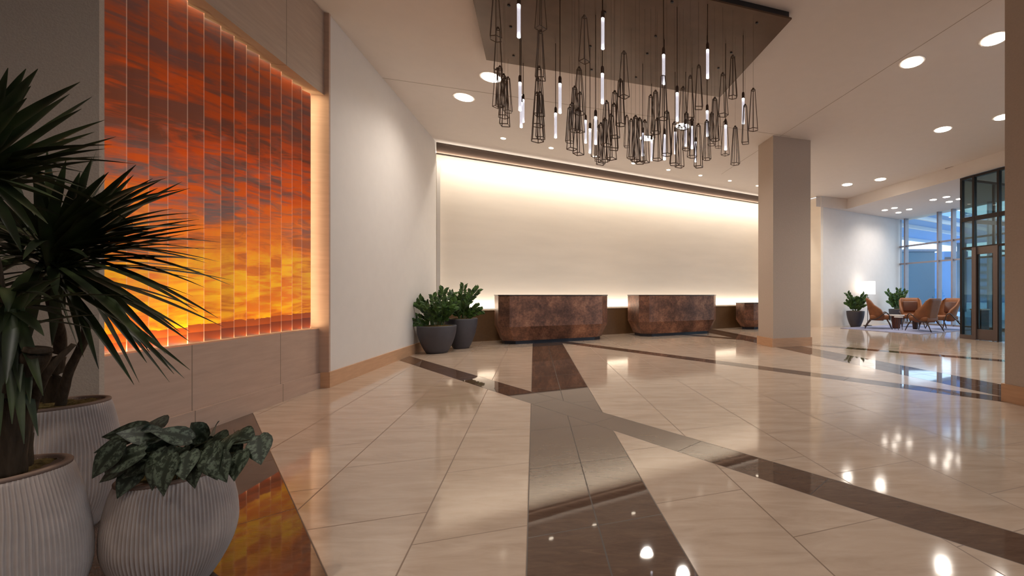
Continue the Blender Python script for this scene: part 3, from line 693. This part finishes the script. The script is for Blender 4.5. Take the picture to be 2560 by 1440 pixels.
# ---------------------------------------------------------------- lounge furniture
rug_c = Vector((7.35, 13.35))
bm = prism([rug_c+U*2.0+V*1.2, rug_c-U*1.75+V*1.2, rug_c-U*1.75-V*1.3, rug_c+U*2.0-V*1.3], .0005, .012)
tag(obj('area_rug', bm, plain('blue_grey_rug', srgb(142, 144, 168), .95, var=.18, scale=5, spec=.1)), 'thin blue grey rug under the lounge armchairs', 'rug')
def armchair(loc, rz, label):
    t = thing('wing_armchair', label, 'armchair', (loc[0], loc[1], .012), rz, 'tan leather armchairs in the lounge')   # faces -y
    bm = bmesh.new(); add_rbox(bm, (0, -.02, .36), (.56, .56, .14), .04); obj('seat', bm, M['leather'], t, True)
    # shell back wrapping round the sitter
    bm = bmesh.new(); rings = []
    for z, w, dback, wrap, th in ((.26, .27, .22, .34, .05), (.42, .31, .27, .42, .055), (.60, .34, .31, .36, .055), (.74, .34, .34, .20, .05), (.88, .33, .37, .13, .045), (.955, .28, .385, .06, .035)):
        outer, inner = [], []
        for i in range(13):
            a = -1+2*i/12; e = abs(a)**2.6
            x = w*math.copysign(min(1, abs(a)*1.25)-.0, a); y = dback-wrap*max(0, (abs(a)-.55)/.45)**1.15
            outer.append((x, y, z)); inner.append((x*(1-th/w), y-th*(1-.6*max(0, (abs(a)-.55)/.45)), z+.01))
        rings.append(outer+inner[::-1])
    add_loft(bm, rings); bmesh.ops.recalc_face_normals(bm, faces=bm.faces)
    obj('backrest', bm, M['leather'], t, True)
    bm = bmesh.new(); add_rbox(bm, (0, .245, .68), (.44, .07, .34), .03, rx=-.12); obj('back_cushion', bm, M['leather_dark'], t, True)
    for sx in (-1, 1):
        bm = bmesh.new(); add_tube(bm, spline([(sx*.30, .26, .27), (sx*.37, .05, .33), (sx*.385, -.16, .50), (sx*.37, -.27, .46), (sx*.33, -.30, .28)], 4), .016, 8); obj('arm_frame', bm, M['walnut'], t, True)
        bm = bmesh.new(); add_tube(bm, [(sx*.26, -.24, .29), (sx*.30, -.31, .16), (sx*.33, -.37, 0)], [.022, .018, .012], 8); obj('leg', bm, M['walnut'], t, True)
        bm = bmesh.new(); add_tube(bm, [(sx*.25, .22, .29), (sx*.29, .33, .14), (sx*.31, .40, 0)], [.022, .018, .012], 8); obj('leg', bm, M['walnut'], t, True)
    return t
armchair((6.42, 13.35), math.radians(66), 'tan leather wing armchair on the left, turned towards the window')
armchair((7.80, 13.95), math.radians(-20), 'tan leather wing armchair at the back, facing the camera')
armchair((7.28, 12.35), math.radians(208), 'tan leather wing armchair in front, its back to the camera')
armchair((8.25, 12.95), math.radians(-78), 'tan leather wing armchair on the right beside the glass vestibule')
def table(loc, r, h, label, base='copperwood', top='marble'):
    t = thing('coffee_table', label, 'table', (loc[0], loc[1], .012))
    bm = bmesh.new(); add_lathe(bm, [(r*.96, h-.035), (r, h-.03), (r, h-.004), (r-.004, h)], 40); obj('table_top', bm, M[top], t)
    bm = bmesh.new(); add_lathe(bm, [(r*.45, 0), (r*.5, .02), (r*.62, h-.09), (r*.62, h-.036)], 8); obj('table_base', bm, M[base], t)
table((6.98, 13.35), .24, .43, 'round coffee table with a white top and faceted wood base between the armchairs')
table((7.42, 13.05), .15, .34, 'smaller dark drum table beside the white topped table', 'walnut', 'walnut')
t = thing('side_table', 'small low table with a pale top and dark legs beside the left armchair', 'table', (6.74, 12.75, .012))
bm = bmesh.new(); add_lathe(bm, [(.12, .375), (.125, .38), (.125, .395), (.12, .4)], 28); obj('table_top', bm, M['marble'], t)
for k in range(3):
    a = k*2*PI/3; bm = bmesh.new(); add_tube(bm, [(.05*math.cos(a), .05*math.sin(a), .376), (.12*math.cos(a), .12*math.sin(a), 0)], .009, 8); obj('leg', bm, M['walnut'], t)
t = thing('floor_lamp', 'floor lamp with a square-looking white drum shade behind the left armchair', 'lamp', (6.66, 14.65, 0))
bm = bmesh.new(); add_lathe(bm, [(.14, 0), (.14, .015), (.03, .03), (.011, .04)], 28); obj('lamp_base', bm, M['black'], t)
bm = bmesh.new(); add_tube(bm, [(0, 0, .03), (0, 0, 1.3)], .011, 8); obj('lamp_pole', bm, M['black'], t)
bm = bmesh.new(); add_lathe(bm, [(.245, 1.10), (.25, 1.10), (.245, 1.55), (.24, 1.55)], 40); obj('lamp_shade', bm, M['shade'], t, False)
l = bpy.data.lights.new('lamp_glow', 'POINT'); l.energy = 5; l.color = (1, .88, .74); l.shadow_soft_size = .1
o = bpy.data.objects.new('lamp_glow', l); COL.objects.link(o); o.parent = t; o.location = (0, 0, 1.34)

# ---------------------------------------------------------------- lounge window
def wl_(s, d=0): q = Wp+WW*s+Vector((.946, .325))*d; return q
zt = [.06, 2.27, 2.94, LCEIL]
win = thing('window_1', None, None, (*wl_(0), 0)); del_keys = [k for k in ('label', 'category') if k in win]; win['kind'] = 'structure'
iw = Matrix.Translation(-Vector((*wl_(0), 0)))
def wpart(n, bm, m): bm.transform(iw); return obj(n, bm, m, win)
mull = [-.06, .28, 1.67, 2.2, 3.4, 4.8, 6.2, 7.6, 9, 10.4, 11.8, 13.3, 14.8, 16.3, 17.8, 19.3, 20.8, 22.3]
for i, s in enumerate(mull):
    w = .06 if i else .12
    wpart('mullion', prism([wl_(s-w/2, -.08), wl_(s+w/2, -.08), wl_(s+w/2, .10), wl_(s-w/2, .10)], 0, LCEIL), M['mull'])
for z in (0, 2.25, 2.92):
    wpart('transom', prism([wl_(-.06, -.03), wl_(22.3, -.03), wl_(22.3, .05), wl_(-.06, .05)], z, z+.055), M['mull'])
wpart('pane', prism([wl_(-.06, 0), wl_(22.3, 0), wl_(22.3, .01), wl_(-.06, .01)], .05, LCEIL), M['glass'])
struct('wall_right', prism([wl_(22.4), wl_(24.2), wl_(24.2, .2), wl_(22.4, .2)], 0, CEIL), M['white'])

# ---------------------------------------------------------------- glass vestibule
V0 = Vector((7.08, 10.44))
def vp(s, d=0): q = V0+WW*s+B*d; return q
ves = thing('glass_vestibule', 'dark framed glass entrance vestibule with a metal framed door, left of the right column', 'entrance vestibule', (*V0, 0))
iv = Matrix.Translation(-Vector((*V0, 0)))
def vpart(n, bm, m, par=None):
    bm.transform(iv); return obj(n, bm, m, par or ves)
HV = LCEIL-.03
def post(s, w, d0=-.04, d1=.06, z1=HV, m='frame', n='post'): return vpart(n, prism([vp(s-w/2, d0), vp(s+w/2, d0), vp(s+w/2, d1), vp(s-w/2, d1)], 0, z1), M[m])
for s in (.025, .33, .90, 1.9, 2.9, 4.2): post(s, .05)
for d in (1.1, 2.2, 3.3): vpart('post', prism([vp(0, d), vp(.05, d), vp(.05, d+.06), vp(0, d+.06)], 0, HV), M['frame'])
for z, hh in ((2.20, .05), (2.88, .10), (HV-.06, .06)):
    vpart('crossbar', prism([vp(0, -.035), vp(4.2, -.035), vp(4.2, .045), vp(0, .045)], z, z+hh), M['frame'])
    vpart('crossbar', prism([vp(0, .05), vp(.05, .05), vp(.05, 3.3), vp(0, 3.3)], z, z+hh), M['frame'])
vpart('sill', prism([vp(0, -.05), vp(.33, -.05), vp(.33, .06), vp(0, .06)], 0, .10), M['doorframe'])
vpart('pane', prism([vp(0, 0), vp(4.2, 0), vp(4.2, .01), vp(0, .01)], 2.2, HV), M['glass_dark'])
vpart('pane', prism([vp(0, 0), vp(.33, 0), vp(.33, .01), vp(0, .01)], .1, 2.2), M['glass_dark'])
vpart('pane', prism([vp(.92, 0), vp(4.2, 0), vp(4.2, .01), vp(.92, .01)], .02, 2.2), M['glass_dark'])
vpart('pane', prism([vp(.02, .05), vp(.03, .05), vp(.03, 3.3), vp(.02, 3.3)], .02, HV), M['glass_dark'])
dr = vpart('door', prism([vp(.33, -.09), vp(.43, -.09), vp(.43, .03), vp(.33, .03)], 0, 2.22), M['doorframe'])
vpart('door_rail', prism([vp(.43, -.05), vp(.90, -.05), vp(.90, .0), vp(.43, .0)], 2.05, 2.22), M['doorframe'], dr)
vpart('door_rail', prism([vp(.43, -.05), vp(.90, -.05), vp(.90, .0), vp(.43, .0)], .01, .26), M['doorframe'], dr)
vpart('door_stile', prism([vp(.80, -.05), vp(.90, -.05), vp(.90, .0), vp(.80, .0)], .26, 2.05), M['doorframe'], dr)
vpart('door_stile', prism([vp(.43, -.05), vp(.47, -.05), vp(.47, .0), vp(.43, .0)], .26, 2.05), M['frame'], dr)
vpart('door_glass', prism([vp(.45, -.03), vp(.82, -.03), vp(.82, -.02), vp(.45, -.02)], .24, 2.07), M['glass_dark'], dr)
pc = vp(.15, .45)
t = thing('podium', 'black podium standing behind the narrow glass pane of the vestibule', 'podium', (pc.x, pc.y, 0), .3)
bm = bmesh.new(); add_box(bm, (0, 0, .35), (.26, .26, .70)); obj('podium_body', bm, M['black'], t)
bm = bmesh.new(); add_box(bm, (0, 0, .715), (.30, .30, .03)); obj('podium_top', bm, M['marble'], t)

# ---------------------------------------------------------------- outside
struct('ground_outside', prism([(9.2, 30), (9.2, 15.0), (18, -12), (90, -12), (90, 120), (-5, 120), (-5, 30)], -.25, -.02), M['ext_ground'])
def ext(name, px0, px1, ytop, Z, dep, m, label, cat):
    x0, x1 = (px0-CX)*Z/F, (px1-CX)*Z/F; z = H+(CY-ytop)*Z/F
    t = thing(name, label, cat, (x0, Z, -.02)); bm = bmesh.new(); add_box(bm, ((x1-x0)/2, dep/2, z/2), (x1-x0, dep, z)); obj('facade', bm, m, t)
    return t, x1-x0, z
t, w, z = ext('outbuilding', 2262, 2337, 628, 30, 3, M['ext_conc'], 'plain blue grey block seen through the left window bay', 'building')
bm = bmesh.new(); add_box(bm, (w/2, 1.5, z+.08), (w+.2, 3.2, .16)); obj('parapet', bm, M['ext_beam'], t)
t, w, z = ext('tower_block', 2360, 2420, 628, 70, 8, M['ext_tower'], 'blue tower block with rows of windows seen between the mullions', 'building')
for k in range(7):
    bm = bmesh.new(); add_box(bm, (w/2, -.03, 1.2+k*1.0), (w*.94, .06, .42)); obj('window_band', bm, M['glass_dark'] if 0 else M['toe'], t)
t, w, z = ext('distant_building', 2430, 2620, 640, 60, 8, M['ext_tower'], 'low blue building seen through the vestibule door', 'building')
for k in range(5):
    bm = bmesh.new(); add_box(bm, (w/2, -.03, 1.0+k*1.1), (w*.94, .06, .42)); obj('window_band', bm, M['toe'], t)
cp = Vector((9.35, 17.05)); cq = lambda t, d: cp+U*t+V*d
can = thing('entrance_canopy', 'flat canopy with pale parallel beams outside the lounge window', 'canopy', (*cq(6, 2), 4.36))
def kpart(n, bm, m): bm.transform(Matrix.Translation(-Vector((*cq(6, 2), 4.36)))); return obj(n, bm, m, can)
kpart('canopy_slab', prism([cq(0, -.4), cq(14, -.4), cq(14, 4.4), cq(0, 4.4)], 4.46, 4.8), M['ext_slab'])
for d in (.1, 1.6, 4.2):
    kpart('beam', prism([cq(0, d), cq(14, d), cq(14, d+.12), cq(0, d+.12)], 4.30, 4.46), M['silver'])
kpart('canopy_post', prism([cq(13, 3.6), cq(13.4, 3.6), cq(13.4, 4), cq(13, 4)], -.02, 4.46), M['ext_conc'])
for k in list(win.keys()):
    if k in ('label', 'category'): del win[k]
